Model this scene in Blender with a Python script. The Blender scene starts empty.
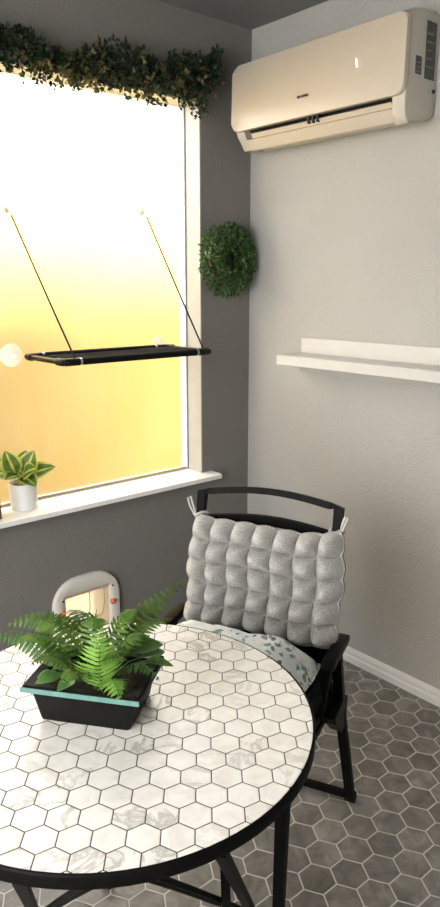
import bpy, bmesh, math, random
from mathutils import Vector, Matrix, noise as mnoise
sc = bpy.context.scene
col = sc.collection
random.seed(11)
PI = math.pi

# ---------------------------------------------------------------- camera
CAM = Vector((-2.0978, -2.2487, 1.4801))
YAW, PITCH = math.radians(49.3), math.radians(13.4)
cd = bpy.data.cameras.new('camera')
cd.sensor_fit = 'VERTICAL'; cd.sensor_height = 36.0; cd.lens = 712 / 907 * 36.0
cd.clip_start = 0.02; cd.clip_end = 100
cam = bpy.data.objects.new('camera', cd); col.objects.link(cam)
cam.location = CAM
cam.rotation_euler = (PI / 2 - PITCH, 0, YAW - PI / 2)
sc.camera = cam

# ---------------------------------------------------------------- world, sun, lights, exposure
wd = bpy.data.worlds.new('sky'); sc.world = wd; wd.use_nodes = True
bgn = wd.node_tree.nodes['Background']
bgn.inputs[0].default_value = (1.0, 0.985, 0.955, 1); bgn.inputs[1].default_value = 9.0

def lamp(name, kind, loc, rot, energy, color=(1, 1, 1), **kw):
    l = bpy.data.lights.new(name, kind); l.energy = energy; l.color = color
    for k, v in kw.items(): setattr(l, k, v)
    o = bpy.data.objects.new(name, l); col.objects.link(o)
    o.location = loc; o.rotation_euler = rot
    return o
# hazy high sun coming over the roof from behind the house: lights the wall outside, never the room
el = math.radians(52)
sun = lamp('sun', 'SUN', (0, -3, 6), (math.radians(38), 0, 0), 80.0, (1.0, .95, .88), angle=math.radians(13))
# daylight entering through the big window in the wall left of the camera
lamp('daylight_side_window', 'AREA', (-3.36, -1.75, 1.55), (0, math.radians(-70), 0), 34.0, (1.0, .97, .92),
     shape='RECTANGLE', size=.9, size_y=2.2)
po = lamp('window_portal', 'AREA', (-.96, .16, 1.42), (math.radians(-90), 0, 0), 1.0,
          shape='RECTANGLE', size=1.45, size_y=1.5)
po.data.cycles.is_portal = True
vs = sc.view_settings
vs.view_transform = 'Standard'; vs.look = 'None'; vs.gamma = 1; vs.use_curve_mapping = False
vs.exposure = 0.0
sc.cycles.max_bounces = 10; sc.cycles.diffuse_bounces = 6; sc.cycles.transparent_max_bounces = 16
sc.cycles.sample_clamp_indirect = 8
sc.cycles.use_denoising = True

# ---------------------------------------------------------------- materials
class NT:
    def __init__(s, name):
        s.m = bpy.data.materials.new(name); s.m.use_nodes = True
        s.t = s.m.node_tree; s.N = s.t.nodes; s.b = s.N['Principled BSDF']; s.out = s.N['Material Output']
    def n(s, typ, ins=None, **attrs):
        x = s.N.new(typ)
        for k, v in attrs.items(): setattr(x, k, v)
        for k, v in (ins or {}).items(): s.set(x.inputs[k], v)
        return x
    def set(s, inp, v):
        if isinstance(v, bpy.types.NodeSocket): s.t.links.new(v, inp)
        elif isinstance(v, (tuple, list)) and len(v) == 3 and inp.type == 'RGBA': inp.default_value = (*v, 1)
        else: inp.default_value = v
    def math(s, op, a, b=None, c=None):
        x = s.N.new('ShaderNodeMath'); x.operation = op
        for i, v in enumerate((a, b, c)):
            if v is not None: s.set(x.inputs[i], v)
        return x.outputs[0]
    def vm(s, op, a, b=None, out=0):
        x = s.N.new('ShaderNodeVectorMath'); x.operation = op
        s.set(x.inputs[0], a)
        if b is not None: s.set(x.inputs[1], b)
        return x.outputs[out]
    def mix(s, f, a, b):
        x = s.N.new('ShaderNodeMix'); x.data_type = 'RGBA'
        s.set(x.inputs[0], f); s.set(x.inputs[6], a); s.set(x.inputs[7], b)
        return x.outputs[2]
    def ramp(s, f, stops):
        x = s.N.new('ShaderNodeValToRGB'); s.set(x.inputs[0], f)
        e = x.color_ramp.elements
        while len(e) < len(stops): e.new(.5)
        for i, (p, c) in enumerate(stops): e[i].position = p; e[i].color = (*c, 1) if len(c) == 3 else c
        return x.outputs[0]
    def obj(s): return s.n('ShaderNodeTexCoord').outputs['Object']
    def noise(s, vec, scale, detail=3, rough=.55, dist=0):
        return s.n('ShaderNodeTexNoise', {'Vector': vec, 'Scale': scale, 'Detail': detail, 'Roughness': rough, 'Distortion': dist}).outputs[0]
    def bump(s, h, strength, dist=.002):
        x = s.n('ShaderNodeBump', {'Height': h, 'Strength': strength, 'Distance': dist})
        s.set(s.b.inputs['Normal'], x.outputs[0])
    def P(s, **kw):
        for k, v in kw.items(): s.set(s.b.inputs[k.replace('_', ' ')], v)
        return s

def plain(name, c, rough=.5, metal=0, var=.12, scale=18, bump=0, bscale=200, bdist=.001, spec=.5):
    q = NT(name); v = q.obj()
    n = q.noise(v, scale)
    d = tuple(x * (1 - var) for x in c); l = tuple(min(1, x * (1 + var)) for x in c)
    q.P(Base_Color=q.ramp(n, [(.3, d), (.7, l)]), Roughness=rough, Metallic=metal)
    q.b.inputs['Specular IOR Level'].default_value = spec
    if bump: q.bump(q.noise(v, bscale, 2), bump, bdist)
    return q.m

def hexmat(name, flat, ang, centre, grout_w, grout_c, tile_fn, rough, bumpd):
    q = NT(name); v = q.obj()
    p = q.vm('SUBTRACT', v, (centre[0], centre[1], 0))
    r = q.n('ShaderNodeVectorRotate', {'Vector': p, 'Angle': -ang}, rotation_type='Z_AXIS').outputs[0]
    p = q.vm('MULTIPLY', r, (1 / flat, 1 / flat, 0))
    R3 = (1, math.sqrt(3), 1); H = (.5, math.sqrt(3) / 2, 0)
    def cell(off):
        a = q.vm('SUBTRACT', p, off) if off else p
        a = q.vm('ADD', a, H)
        x = q.N.new('ShaderNodeVectorMath'); x.operation = 'WRAP'
        q.set(x.inputs[0], a); x.inputs[1].default_value = R3; x.inputs[2].default_value = (0, 0, 0)
        return q.vm('SUBTRACT', x.outputs[0], H)
    a = cell(None); b = cell(H)
    la = q.vm('LENGTH', a, out=1); lb = q.vm('LENGTH', b, out=1)
    m = q.math('LESS_THAN', la, lb)
    x = q.N.new('ShaderNodeMix'); x.data_type = 'VECTOR'
    q.set(x.inputs[0], m); q.set(x.inputs[4], b); q.set(x.inputs[5], a)
    g = x.outputs[1]
    idv = q.vm('SUBTRACT', p, g)
    # round the id so that one tile is one value
    idv = q.vm('SNAP', q.vm('ADD', idv, (.1, .1, 0)), (.25, .25, 1))
    ab = q.vm('ABSOLUTE', g)
    sx = q.n('ShaderNodeSeparateXYZ', {0: ab}).outputs[0]
    dt = q.vm('DOT_PRODUCT', ab, (.5, math.sqrt(3) / 2, 0), out=1)
    e = q.math('SUBTRACT', .5, q.math('MAXIMUM', sx, dt))       # distance from the tile edge
    gw = grout_w / flat / 2
    mk = q.n('ShaderNodeMapRange', {'Value': e, 'From Min': gw * .75, 'From Max': gw * 1.25}).outputs[0]
    wn = q.n('ShaderNodeTexWhiteNoise', {'Vector': idv})
    tile, rgh = tile_fn(q, v, wn)
    q.P(Base_Color=q.mix(mk, grout_c, tile), Roughness=q.math('MULTIPLY_ADD', mk, rgh - .85, .85))
    hh = q.n('ShaderNodeMapRange', {'Value': e, 'From Min': gw * .6, 'From Max': gw * 2.6}).outputs[0]
    q.bump(hh, .5, bumpd)
    return q.m

def white_marble(q, v, wn):
    off = q.vm('MULTIPLY', wn.outputs['Color'], (37., 53., 0))
    pv = q.vm('ADD', v, off)
    cloud = q.noise(pv, 22, 4, .6, .6)
    vein = q.math('ABSOLUTE', q.math('SUBTRACT', q.noise(pv, 11, 4, .55, 1.4), .5))
    vm_ = q.n('ShaderNodeMapRange', {'Value': vein, 'From Min': 0.0, 'From Max': .05, 'To Min': 1., 'To Max': 0.}).outputs[0]
    sel = q.n('ShaderNodeMapRange', {'Value': wn.outputs['Value'], 'From Min': .55, 'From Max': .95}).outputs[0]
    base = q.ramp(cloud, [(.35, (.74, .715, .67)), (.6, (.86, .845, .81))])
    c = q.mix(q.math('MULTIPLY', q.math('MULTIPLY', vm_, sel), .75), base, (.34, .32, .29))
    return c, .28
def slate(q, v, wn):
    off = q.vm('MULTIPLY', wn.outputs['Color'], (31., 47., 0))
    pv = q.vm('ADD', v, off)
    cloud = q.noise(pv, 14, 6, .65, .8)
    c = q.ramp(cloud, [(.28, (.085, .08, .074)), (.5, (.155, .147, .136)), (.75, (.27, .255, .235))])
    k = q.math('MULTIPLY_ADD', wn.outputs['Value'], .4, .8)
    return q.vm('MULTIPLY', c, q.n('ShaderNodeCombineXYZ', {0: k, 1: k, 2: k}).outputs[0]), .38

def leafmat(name, dark, light, trans=.35, rough=.45):
    q = NT(name); v = q.obj()
    c = q.ramp(q.noise(v, 45, 3), [(.3, dark), (.7, light)])
    q.P(Base_Color=c, Roughness=rough)
    q.b.inputs['Specular IOR Level'].default_value = .3
    t = q.n('ShaderNodeBsdfTranslucent', {'Color': c})
    mx = q.n('ShaderNodeMixShader', {0: trans, 1: q.b.outputs[0], 2: t.outputs[0]})
    q.t.links.new(mx.outputs[0], q.out.inputs[0])
    return q.m

def glassmat():
    q = NT('fogged_glass'); v = q.obj()
    st = q.vm('MULTIPLY', v, (16., 1., .5))
    drip = q.noise(st, 3.0, 5, .7, .2)
    fog = q.noise(v, 3.2, 3)
    h = q.math('MULTIPLY_ADD', q.math('MULTIPLY', drip, fog),   .30, .02)
    tr = q.n('ShaderNodeBsdfTransparent', {'Color': (.97, .97, .95)})
    tl = q.n('ShaderNodeBsdfTranslucent', {'Color': (.9, .88, .82)})
    gl = q.n('ShaderNodeBsdfGlossy', {'Color': (1, 1, 1), 'Roughness': .15})
    rf_ = q.n('ShaderNodeBsdfRefraction', {'Color': (.97, .97, .95), 'Roughness': .75, 'IOR': 1.16})
    m0 = q.n('ShaderNodeMixShader', {0: .55, 1: tr.outputs[0], 2: rf_.outputs[0]})
    m1 = q.n('ShaderNodeMixShader', {0: h, 1: m0.outputs[0], 2: tl.outputs[0]})
    m2 = q.n('ShaderNodeMixShader', {0: .03, 1: m1.outputs[0], 2: gl.outputs[0]})
    q.t.links.new(m2.outputs[0], q.out.inputs[0])
    return q.m

def clear_plastic(name, c, haze=.35, mix_t=.6):
    q = NT(name)
    tr = q.n('ShaderNodeBsdfTransparent', {'Color': c})
    tl = q.n('ShaderNodeBsdfTranslucent', {'Color': c})
    m1 = q.n('ShaderNodeMixShader', {0: haze, 1: tr.outputs[0], 2: tl.outputs[0]})
    q.P(Base_Color=c, Roughness=.15)
    m2 = q.n('ShaderNodeMixShader', {0: mix_t, 1: q.b.outputs[0], 2: m1.outputs[0]})
    q.t.links.new(m2.outputs[0], q.out.inputs[0])
    return q.m

def wovenmat(name, dark, light, scale):
    q = NT(name); v = q.n('ShaderNodeTexCoord').outputs['Generated']
    v = q.obj()
    w1 = q.n('ShaderNodeTexWave', {'Vector': v, 'Scale': scale, 'Distortion': .6, 'Detail': 1.}, bands_direction='Y').outputs[1]
    w2 = q.n('ShaderNodeTexWave', {'Vector': v, 'Scale': scale, 'Distortion': .6, 'Detail': 1.}, bands_direction='Z').outputs[1]
    vo = q.n('ShaderNodeTexVoronoi', {'Vector': v, 'Scale': 260.}).outputs['Distance']
    h = q.math('ADD', q.math('MULTIPLY', q.math('MULTIPLY', w1, w2), .18), q.math('ADD', q.math('MULTIPLY', vo, .55), q.math('MULTIPLY', q.noise(v, 300, 2), .4)))
    q.P(Base_Color=q.ramp(h, [(.25, dark), (.75, light)]), Roughness=.95)
    q.b.inputs['Specular IOR Level'].default_value = .15
    q.bump(h, .5, .002)
    return q.m

def floralmat():
    q = NT('floral_cotton'); v = q.obj()
    w = q.vm('ADD', v, q.vm('MULTIPLY', q.n('ShaderNodeTexNoise', {'Vector': v, 'Scale': 22.}).outputs[1], (.05, .05, .05)))
    vo = q.n('ShaderNodeTexVoronoi', {'Vector': w, 'Scale': 46., 'Randomness': 1.})
    d = vo.outputs['Distance']
    m = q.n('ShaderNodeMapRange', {'Value': d, 'From Min': .36, 'From Max': .44, 'To Min': 1., 'To Max': 0.}).outputs[0]
    reg = q.n('ShaderNodeMapRange', {'Value': q.noise(v, 9, 2), 'From Min': .38, 'From Max': .46}).outputs[0]
    c = q.ramp(q.n('ShaderNodeSeparateColor', {0: vo.outputs['Color']}).outputs[0],
               [(.0, (.10, .20, .20)), (.35, (.22, .33, .34)), (.6, (.30, .25, .27)), (.8, (.06, .075, .075)), (1., (.30, .44, .46))])
    base = q.ramp(q.noise(v, 30, 2), [(.4, (.70, .77, .79)), (.6, (.84, .86, .86))])
    q.P(Base_Color=q.mix(q.math('MULTIPLY', m, reg), base, c), Roughness=.9)
    q.bump(q.noise(v, 60, 3), .3, .003)
    return q.m

M = {}
def wallpaint(name, c, bump):
    q = NT(name); v = q.obj()
    n = q.noise(v, 1.6, 3)
    q.P(Base_Color=q.ramp(n, [(.3, tuple(x * .96 for x in c)), (.7, tuple(x * 1.04 for x in c))]), Roughness=.62)
    q.b.inputs['Specular IOR Level'].default_value = .3
    h = q.n('ShaderNodeMapRange', {'Value': q.noise(v, 85, 3, .6), 'From Min': .42, 'From Max': .62}).outputs[0]
    q.bump(h, bump, .003)
    return q.m
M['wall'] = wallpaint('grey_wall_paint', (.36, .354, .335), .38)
M['wall_shaded'] = wallpaint('grey_wall_paint_shaded', (.175, .168, .158), .2)  # same grey paint as the right wall, its backlit shade put into the colour
M['ceiling'] = wallpaint('grey_ceiling_paint_shaded', (.17, .17, .166), .2)  # the wall grey again, darkened to paint in the ceiling's shade
M['white_paint'] = plain('white_trim_paint', (.78, .775, .76), .4, var=.03, bump=.1, bscale=90)
M['jamb'] = plain('white_trim_paint_darkened', (.34, .335, .32), .5, var=.04, bump=.1, bscale=90)  # white trim paint darkened in colour to offset the strong window light
M['trim'] = plain('baseboard_paint', (.60, .60, .59), .45, var=.03)
M['shelf'] = plain('shelf_paint', (.50, .495, .48), .42, var=.03)
M['floor'] = hexmat('grey_hex_floor_tile', .0868, math.radians(30), (-.618, -1.259), .0034, (.52, .495, .46), slate, .38, .0015)
M['glass'] = glassmat()
M['frame_dark'] = plain('window_gasket', (.16, .16, .155), .5)
M['yellow'] = plain('yellow_stucco', (.33, .212, .036), .9, var=.05, scale=2.5)
M['ground'] = plain('outdoor_concrete', (.90, .84, .66), .9, var=.2, scale=60)
M['metal'] = plain('black_painted_metal', (.004, .004, .004), .45, .0, var=.3, scale=30, bump=.05, spec=.05)
M['rim'] = plain('black_rim_metal', (.004, .004, .004), .5, 0, var=.3, scale=40, bump=.15, bscale=70, spec=.06)
M['pad'] = plain('black_armrest_plastic', (.006, .006, .0063), .4, var=.2, spec=.08)
M['sling'] = plain('dark_sling_fabric', (.010, .013, .014), .8, spec=.15, var=.3, scale=60, bump=.2, bscale=500)
M['flap'] = plain('dark_teal_fabric', (.018, .024, .025), .85, spec=.1, var=.4, scale=40, bump=.2, bscale=500)
M['ac'] = plain('air_conditioner_plastic', (.48, .425, .345), .3, var=.015)
M['ac_side'] = plain('air_conditioner_side_plastic', (.43, .40, .345), .42, var=.02, bump=.08, bscale=400)
M['dark'] = plain('dark_recess', (.008, .008, .008), .6)
M['sticker'] = plain('dark_label_print', (.05, .055, .05), .5, var=.4, scale=60)
M['sticker_line'] = plain('pale_label_print', (.16, .165, .14), .5)
M['badge'] = plain('badge_print', (.05, .045, .04), .4)
q = NT('white_display_digit'); q.P(Base_Color=(1, 1, .95), Emission_Color=(1, 1, .95), Emission_Strength=1.6); M['led'] = q.m
M['ivy'] = leafmat('dark_ivy_leaf', (.005, .014, .006), (.018, .038, .014), .15)
M['ivy2'] = leafmat('pale_ivy_leaf', (.05, .065, .02), (.13, .10, .04), .2)
M['vine'] = plain('brown_vine', (.09, .055, .03), .8)
M['box'] = leafmat('boxwood_leaf', (.018, .05, .012), (.07, .15, .04), .3)
M['box2'] = leafmat('pale_boxwood_leaf', (.11, .20, .07), (.22, .32, .14), .3)
M['fern'] = leafmat('fern_green', (.042, .105, .016), (.14, .255, .038), .4, .5)
M['fern_light'] = leafmat('fern_light_green', (.14, .32, .04), (.26, .48, .09), .45, .5)
M['fern_dark'] = leafmat('fern_dark_green', (.022, .07, .015), (.08, .18, .035), .35, .5)
M['broad'] = leafmat('broad_leaf_green', (.06, .15, .035), (.15, .28, .08), .35, .3)
M['cal_c'] = leafmat('calathea_pale_green', (.26, .30, .05), (.42, .44, .11), .4, .4)
M['cal_d'] = leafmat('calathea_dark_green', (.035, .085, .015), (.10, .16, .03), .4, .4)
M['cal_stem'] = plain('yellow_plant_stem', (.55, .50, .10), .5)
M['pot'] = plain('white_ceramic_pot', (.66, .665, .66), .6, var=.04, bump=.2, bscale=160)
M['soil'] = plain('potting_soil', (.03, .022, .015), .95, var=.4, scale=90, bump=.8, bscale=120, bdist=.004)
M['planter'] = plain('black_planter', (.006, .006, .006), .45, var=.25, scale=25, spec=.08)
M['teal'] = plain('teal_planter_rim', (.10, .215, .195), .5, spec=.3, var=.15, scale=60)
M['cushion'] = wovenmat('grey_woven_cotton', (.27, .266, .258), (.52, .515, .50), 72)
M['floral'] = floralmat()
M['tie'] = plain('grey_cotton_tie', (.46, .455, .44), .9)
M['perch_fabric'] = plain('black_mesh_fabric', (.005, .005, .006), .85, spec=.1, var=.3, scale=80, bump=.2, bscale=500)
M['perch_tube'] = plain('black_perch_tube', (.005, .005, .005), .35, spec=.12)
M['chrome'] = plain('steel_clip', (.35, .35, .35), .3, .8)
M['suction'] = clear_plastic('clear_suction_rubber', (.95, .84, .80), .5, .55)
M['suction2'] = clear_plastic('grey_clear_suction_rubber', (.55, .55, .53), .5, .6)
M['cable'] = plain('dark_steel_cable', (.03, .03, .03), .7, spec=0)
M['pet_frame'] = plain('cream_pet_door_plastic', (.60, .575, .53), .45, var=.03)
M['pet_flap'] = clear_plastic('clear_flap_plastic', (.98, .95, .90), .35, .9)
M['pet_bar'] = plain('pinkish_brown_flap_bar', (.55, .36, .28), .5)
M['pet_line'] = plain('brown_flap_edge', (.30, .20, .15), .5)
M['pet_knob'] = plain('red_flap_latch', (.60, .16, .10), .45)
M['wood'] = plain('dark_brown_wood', (.10, .05, .028), .5, var=.3, scale=12)

# ---------------------------------------------------------------- mesh helpers
class MB:
    def __init__(s): s.bm = bmesh.new()
    def face(s, vs, mi=0):
        try:
            f = s.bm.faces.new(vs); f.material_index = mi; return f
        except ValueError: return None
    def v(s, p): return s.bm.verts.new(p)
    def box(s, lo, hi, X=None, bev=0, mi=0):
        x0, y0, z0 = lo; x1, y1, z1 = hi
        vs = [s.v(p) for p in ((x0, y0, z0), (x1, y0, z0), (x1, y1, z0), (x0, y1, z0), (x0, y0, z1), (x1, y0, z1), (x1, y1, z1), (x0, y1, z1))]
        fs = [s.face([vs[i] for i in q], mi) for q in ((3, 2, 1, 0), (4, 5, 6, 7), (0, 1, 5, 4), (1, 2, 6, 5), (2, 3, 7, 6), (3, 0, 4, 7))]
        if bev:
            es = set(e for f in fs for e in f.edges)
            r = bmesh.ops.bevel(s.bm, geom=list(es), offset=bev, segments=2, profile=.5, affect='EDGES')
            vs = list(set(v for f in r['faces'] for v in f.verts) | set(v for v in vs if v.is_valid))
        if X is not None:
            for v in vs: v.co = X @ v.co
        return s
    def tube(s, path, rad, n=10, square=False, closed=False, ry=None, up=None, mi=0):
        """swept profile along a path; rad may be a list; square gives a four-sided bar"""
        pts = [Vector(p) for p in path]; m = len(pts); rings = []
        prev = None
        for i, p in enumerate(pts):
            if closed: d = (pts[(i + 1) % m] - pts[i - 1])
            else: d = pts[min(i + 1, m - 1)] - pts[max(i - 1, 0)]
            d.normalize()
            if prev is None:
                u = Vector(up) if up else (Vector((0, 0, 1)) if abs(d.z) < .9 else Vector((1, 0, 0)))
            else: u = prev
            a = d.cross(u)
            if a.length < 1e-6: a = d.cross(Vector((1, .2, .1)))
            a.normalize(); b = a.cross(d); b.normalize(); prev = b
            r = rad[i] if isinstance(rad, (list, tuple)) else rad
            r2 = r if ry is None else ry
            k = 1.0
            if not closed and 0 < i < m - 1:
                c = (pts[i] - pts[i - 1]).normalized().dot((pts[i + 1] - pts[i]).normalized())
                k = 1 / max(.5, math.sqrt((1 + c) / 2))
            ring = []
            if square:
                for sx, sy in ((-1, -1), (1, -1), (1, 1), (-1, 1)): ring.append(s.v(p + a * sx * r * k + b * sy * r2 * k))
            else:
                for j in range(n):
                    t = 2 * PI * j / n; ring.append(s.v(p + a * math.cos(t) * r + b * math.sin(t) * r2))
            rings.append(ring)
        L = len(rings[0])
        for i in range(m if closed else m - 1):
            A, B_ = rings[i], rings[(i + 1) % m]
            for j in range(L): s.face([A[j], A[(j + 1) % L], B_[(j + 1) % L], B_[j]], mi)
        if not closed:
            s.face(rings[0][::-1], mi); s.face(rings[-1], mi)
        return s
    def lathe(s, prof, n=40, c=(0, 0, 0), X=None, mi=0):
        rings = []
        for r, z in prof:
            if r < 1e-6: rings.append([s.v((c[0], c[1], c[2] + z))])
            else: rings.append([s.v((c[0] + r * math.cos(2 * PI * j / n), c[1] + r * math.sin(2 * PI * j / n), c[2] + z)) for j in range(n)])
        for A, B_ in zip(rings, rings[1:]):
            for j in range(n):
                k = (j + 1) % n
                if len(A) == 1 and len(B_) == 1: continue
                if len(A) == 1: s.face([A[0], B_[k], B_[j]], mi)
                elif len(B_) == 1: s.face([A[j], A[k], B_[0]], mi)
                else: s.face([A[j], A[k], B_[k], B_[j]], mi)
        if X is not None:
            for R in rings:
                for v in R: v.co = X @ v.co
        return s
    def prism(s, poly, axis, a, b, bev=0, X=None, mi=0, seg=2):
        """2-D outline extruded between a and b along axis (0, 1 or 2)"""
        def mk(p, t):
            q = list(p); q.insert(axis, t); return q
        A = [s.v(mk(p, a)) for p in poly]; B_ = [s.v(mk(p, b)) for p in poly]
        fs = [s.face(A[::-1], mi), s.face(B_, mi)]
        n = len(poly)
        for i in range(n): s.face([A[i], A[(i + 1) % n], B_[(i + 1) % n], B_[i]], mi)
        vs = A + B_
        if bev:
            es = [e for f in fs for e in f.edges]
            r = bmesh.ops.bevel(s.bm, geom=es, offset=bev, segments=seg, profile=.5, affect='EDGES')
            vs = list(set(v for f in r['faces'] for v in f.verts) | set(v for v in vs if v.is_valid))
        if X is not None:
            for v in vs: v.co = X @ v.co
        return s
    def build(s, name, mats, parent=None, world=False, smooth=False, angle=40):
        bm = s.bm
        bmesh.ops.recalc_face_normals(bm, faces=bm.faces)
        if world and parent is not None:
            T = Matrix.LocRotScale(parent.location, parent.rotation_euler, None).inverted()
            if parent.parent is not None:
                g = parent.parent
                T = T @ Matrix.LocRotScale(g.location, g.rotation_euler, None).inverted()
            for v in bm.verts: v.co = T @ v.co
        me = bpy.data.meshes.new(name); bm.to_mesh(me); bm.free()
        for m in (mats if isinstance(mats, (list, tuple)) else [mats]): me.materials.append(m)
        if smooth:
            for p in me.polygons: p.use_smooth = True
            me.set_sharp_from_angle(angle=math.radians(angle))
        o = bpy.data.objects.new(name, me); col.objects.link(o)
        if parent is not None: o.parent = parent
        return o

def tag(o, label, cat, group=None, kind=None):
    o['label'] = label; o['category'] = cat
    if group: o['group'] = group
    if kind: o['kind'] = kind
    return o
def thing(name, label, cat, loc=(0, 0, 0), rz=0):
    o = bpy.data.objects.new(name, None); col.objects.link(o)
    o.empty_display_size = .05; o.location = loc; o.rotation_euler = (0, 0, rz)
    return tag(o, label, cat)
def struct(o, label, cat): return tag(o, label, cat, kind='structure')
def rrect(x0, z0, x1, z1, r, n=6):
    out = []
    for cx, cz, a in ((x1 - r, z1 - r, 0), (x0 + r, z1 - r, 90), (x0 + r, z0 + r, 180), (x1 - r, z0 + r, 270)):
        for k in range(n + 1):
            t = math.radians(a + 90 * k / n); out.append((cx + r * math.cos(t), cz + r * math.sin(t)))
    return out

# ================================================================ THE ROOM
WX0, WX1, WZ0, WZ1 = -1.62, -.262, .690, 2.145          # window opening
PX0, PX1, PZ0, PZ1 = -.955, -.725, .135, .362           # pet door opening
DW = .13                                                # wall thickness
m = MB(); m.box((-3.5, -3.7, -.06), (.0, 0.0, 0)); fl = m.build('floor', M['floor'])
struct(fl, 'dark grey hexagon tile floor with pale grout lines', 'floor')
m = MB(); m.box((-3.5, -3.7, 2.44), (3.0, .27, 2.56)); struct(m.build('ceiling', M['ceiling']), 'dim grey ceiling above the air conditioner and garland', 'ceiling')  # unseen overhang past the walls, added to shade the yellow wall from the sun
m = MB()
m.box((-3.5, 0, -.06), (WX0, DW, 2.44)); m.box((WX1, 0, -.06), (.13, DW, 2.44))
m.box((WX0, 0, WZ1), (WX1, DW, 2.44))
m.box((WX0, 0, PZ1), (WX1, DW, WZ0)); m.box((WX0, 0, -.06), (WX1, DW, PZ0))
m.box((WX0, 0, PZ0), (PX0, DW, PZ1)); m.box((PX1, 0, PZ0), (WX1, DW, PZ1))
struct(m.build('wall_left', M['wall_shaded']), 'shaded dark grey wall around the bright window', 'wall')
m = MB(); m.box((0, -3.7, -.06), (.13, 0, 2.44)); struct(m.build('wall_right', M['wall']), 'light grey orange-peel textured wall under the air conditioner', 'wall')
m = MB(); m.box((-3.5, -3.83, -.06), (.13, -3.7, 2.44)); struct(m.build('wall_back', M['wall']), 'grey wall behind the viewer', 'wall')
m = MB()
for a in (((-3.63, -3.83, -.06), (-3.5, -2.9, 2.44)), ((-3.63, -.6, -.06), (-3.5, .13, 2.44)), ((-3.63, -2.9, -.06), (-3.5, -.6, .55)), ((-3.63, -2.9, 2.15), (-3.5, -.6, 2.44))): m.box(*a)
struct(m.build('wall_side', M['wall']), 'grey side wall with wide window out of the frame', 'wall')
# window: white jamb lining, sash, pane, stool
w1 = bpy.data.objects.new('window_1', None); col.objects.link(w1); w1.location = ((WX0 + WX1) / 2, .05, WZ0)
struct(w1, 'large bright fogged window with white frame above the deep sill', 'window')
m = MB(); t = .006
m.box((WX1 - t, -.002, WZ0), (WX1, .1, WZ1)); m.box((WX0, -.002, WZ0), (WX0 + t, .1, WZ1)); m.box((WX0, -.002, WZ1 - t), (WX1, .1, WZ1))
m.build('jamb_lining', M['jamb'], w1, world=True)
m = MB(); fw = .007
for lo, hi in (((WX1 - t - fw, .088, WZ0 + .017), (WX1 - t, .128, WZ1)), ((WX0, .088, WZ0 + .017), (WX0 + fw, .128, WZ1)),
               ((WX0 + fw, .088, WZ1 - fw), (WX1 - t - fw, .128, WZ1 - t)), ((WX0 + fw, .100, WZ0 + .017), (WX1 - t - fw, .128, WZ0 + .022))):
    m.box(lo, hi, bev=.002)
m.build('window_frame', M['white_paint'], w1, world=True)
m = MB(); gx1, gz0 = WX1 - t - fw, WZ0 + .022
m.box((WX1 - t - .004, .084, gz0), (WX1 - t, .0885, WZ1 - t)); m.box((WX0 + fw, .086, gz0), (gx1, .1, gz0 + .004))
m.build('gasket', M['frame_dark'], w1, world=True)
m = MB(); m.face([m.v(p) for p in ((WX0 + fw, .102, gz0), (gx1, .102, gz0), (gx1, .102, WZ1 - t), (WX0 + fw, .102, WZ1 - t))]); m.build('window_pane', M['glass'], w1, world=True)
m = MB()
m.prism([(WX0 - .05, -.075), (WX1 + .045, -.075), (WX1 + .052, -.055), (WX1 + .052, 0), (WX1, 0), (WX1, .1), (WX0, .1), (WX0, 0), (WX0 - .05, 0)], 2, WZ0 - .002, WZ0 + .017, bev=.003)
struct(m.build('trim_1', M['white_paint']), 'white window sill carrying the small potted plant', 'window sill')
# baseboards: stepped profile
bp = [(0, 0), (-.016, 0), (-.016, .026), (-.012, .031), (-.012, .046), (-.006, .056), (0, .058)]
m = MB(); m.prism(bp, 1, -3.69, -.001); struct(m.build('baseboard_right', M['trim']), 'pale stepped baseboard along the light grey wall', 'baseboard')
m = MB(); m.prism([(-p[0] * -1, p[1]) for p in bp], 0, -3.4, -.017)
struct(m.build('baseboard_left', M['trim']), 'pale baseboard along the dark window wall behind the table', 'baseboard')
# outdoors
m = MB(); m.box((-6, 1.1, -.3), (4, 1.25, 1.95)); struct(m.build('neighbouring_wall', M['yellow']), 'sunlit yellow wall seen blurred through the fogged window', 'wall')
m = MB(); m.box((-6, .13, -.3), (4, 1.1, -.06)); struct(m.build('outdoor_ground', M['ground']), 'pale ground outside seen through the pet door flap', 'ground')

# ================================================================ AIR CONDITIONER
AY0, AY1 = -.085, -.848
ac = thing('air_conditioner', 'cream wall-mounted air conditioner with open louver high on the light grey wall', 'air conditioner', (0, -.457, 1.95))
prof = [(0, 2.280), (-.09, 2.282), (-.130, 2.274), (-.150, 2.256), (-.160, 2.235), (-.160, 2.045), (-.160, 1.995), (-.152, 1.968), (-.138, 1.957), (-.06, 1.972), (-.03, 1.981), (-.008, 1.992), (0, 2.004)]
prof_l = [(0, 2.280), (-.09, 2.282), (-.130, 2.274), (-.150, 2.256), (-.160, 2.235), (-.160, 2.045), (-.148, 2.022), (-.116, 1.974), (-.06, 1.974), (-.03, 1.981), (-.008, 1.992), (0, 2.004)]
mid = [(0, 2.280), (-.09, 2.282), (-.130, 2.274), (-.150, 2.256), (-.160, 2.235), (-.160, 2.045), (-.15, 2.044), (-.125, 2.05), (-.06, 1.985), (-.05, 1.975), (-.03, 1.981), (-.008, 1.992), (0, 2.004)]
m = MB()
m.prism([(x, z) for x, z in prof], 1, AY1, -.800, bev=.006); m.prism(mid, 1, -.800, -.128); m.prism(prof_l, 1, -.128, AY0, bev=.006)
m.build('body', M['ac_side'], ac, world=True, smooth=True, angle=35)
m = MB()
poly = rrect(AY1 - .003, 2.034, AY0 + .003, 2.262, .026, 8)
m.prism(poly, 0, -.181, -.159, bev=.007, seg=3)
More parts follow.
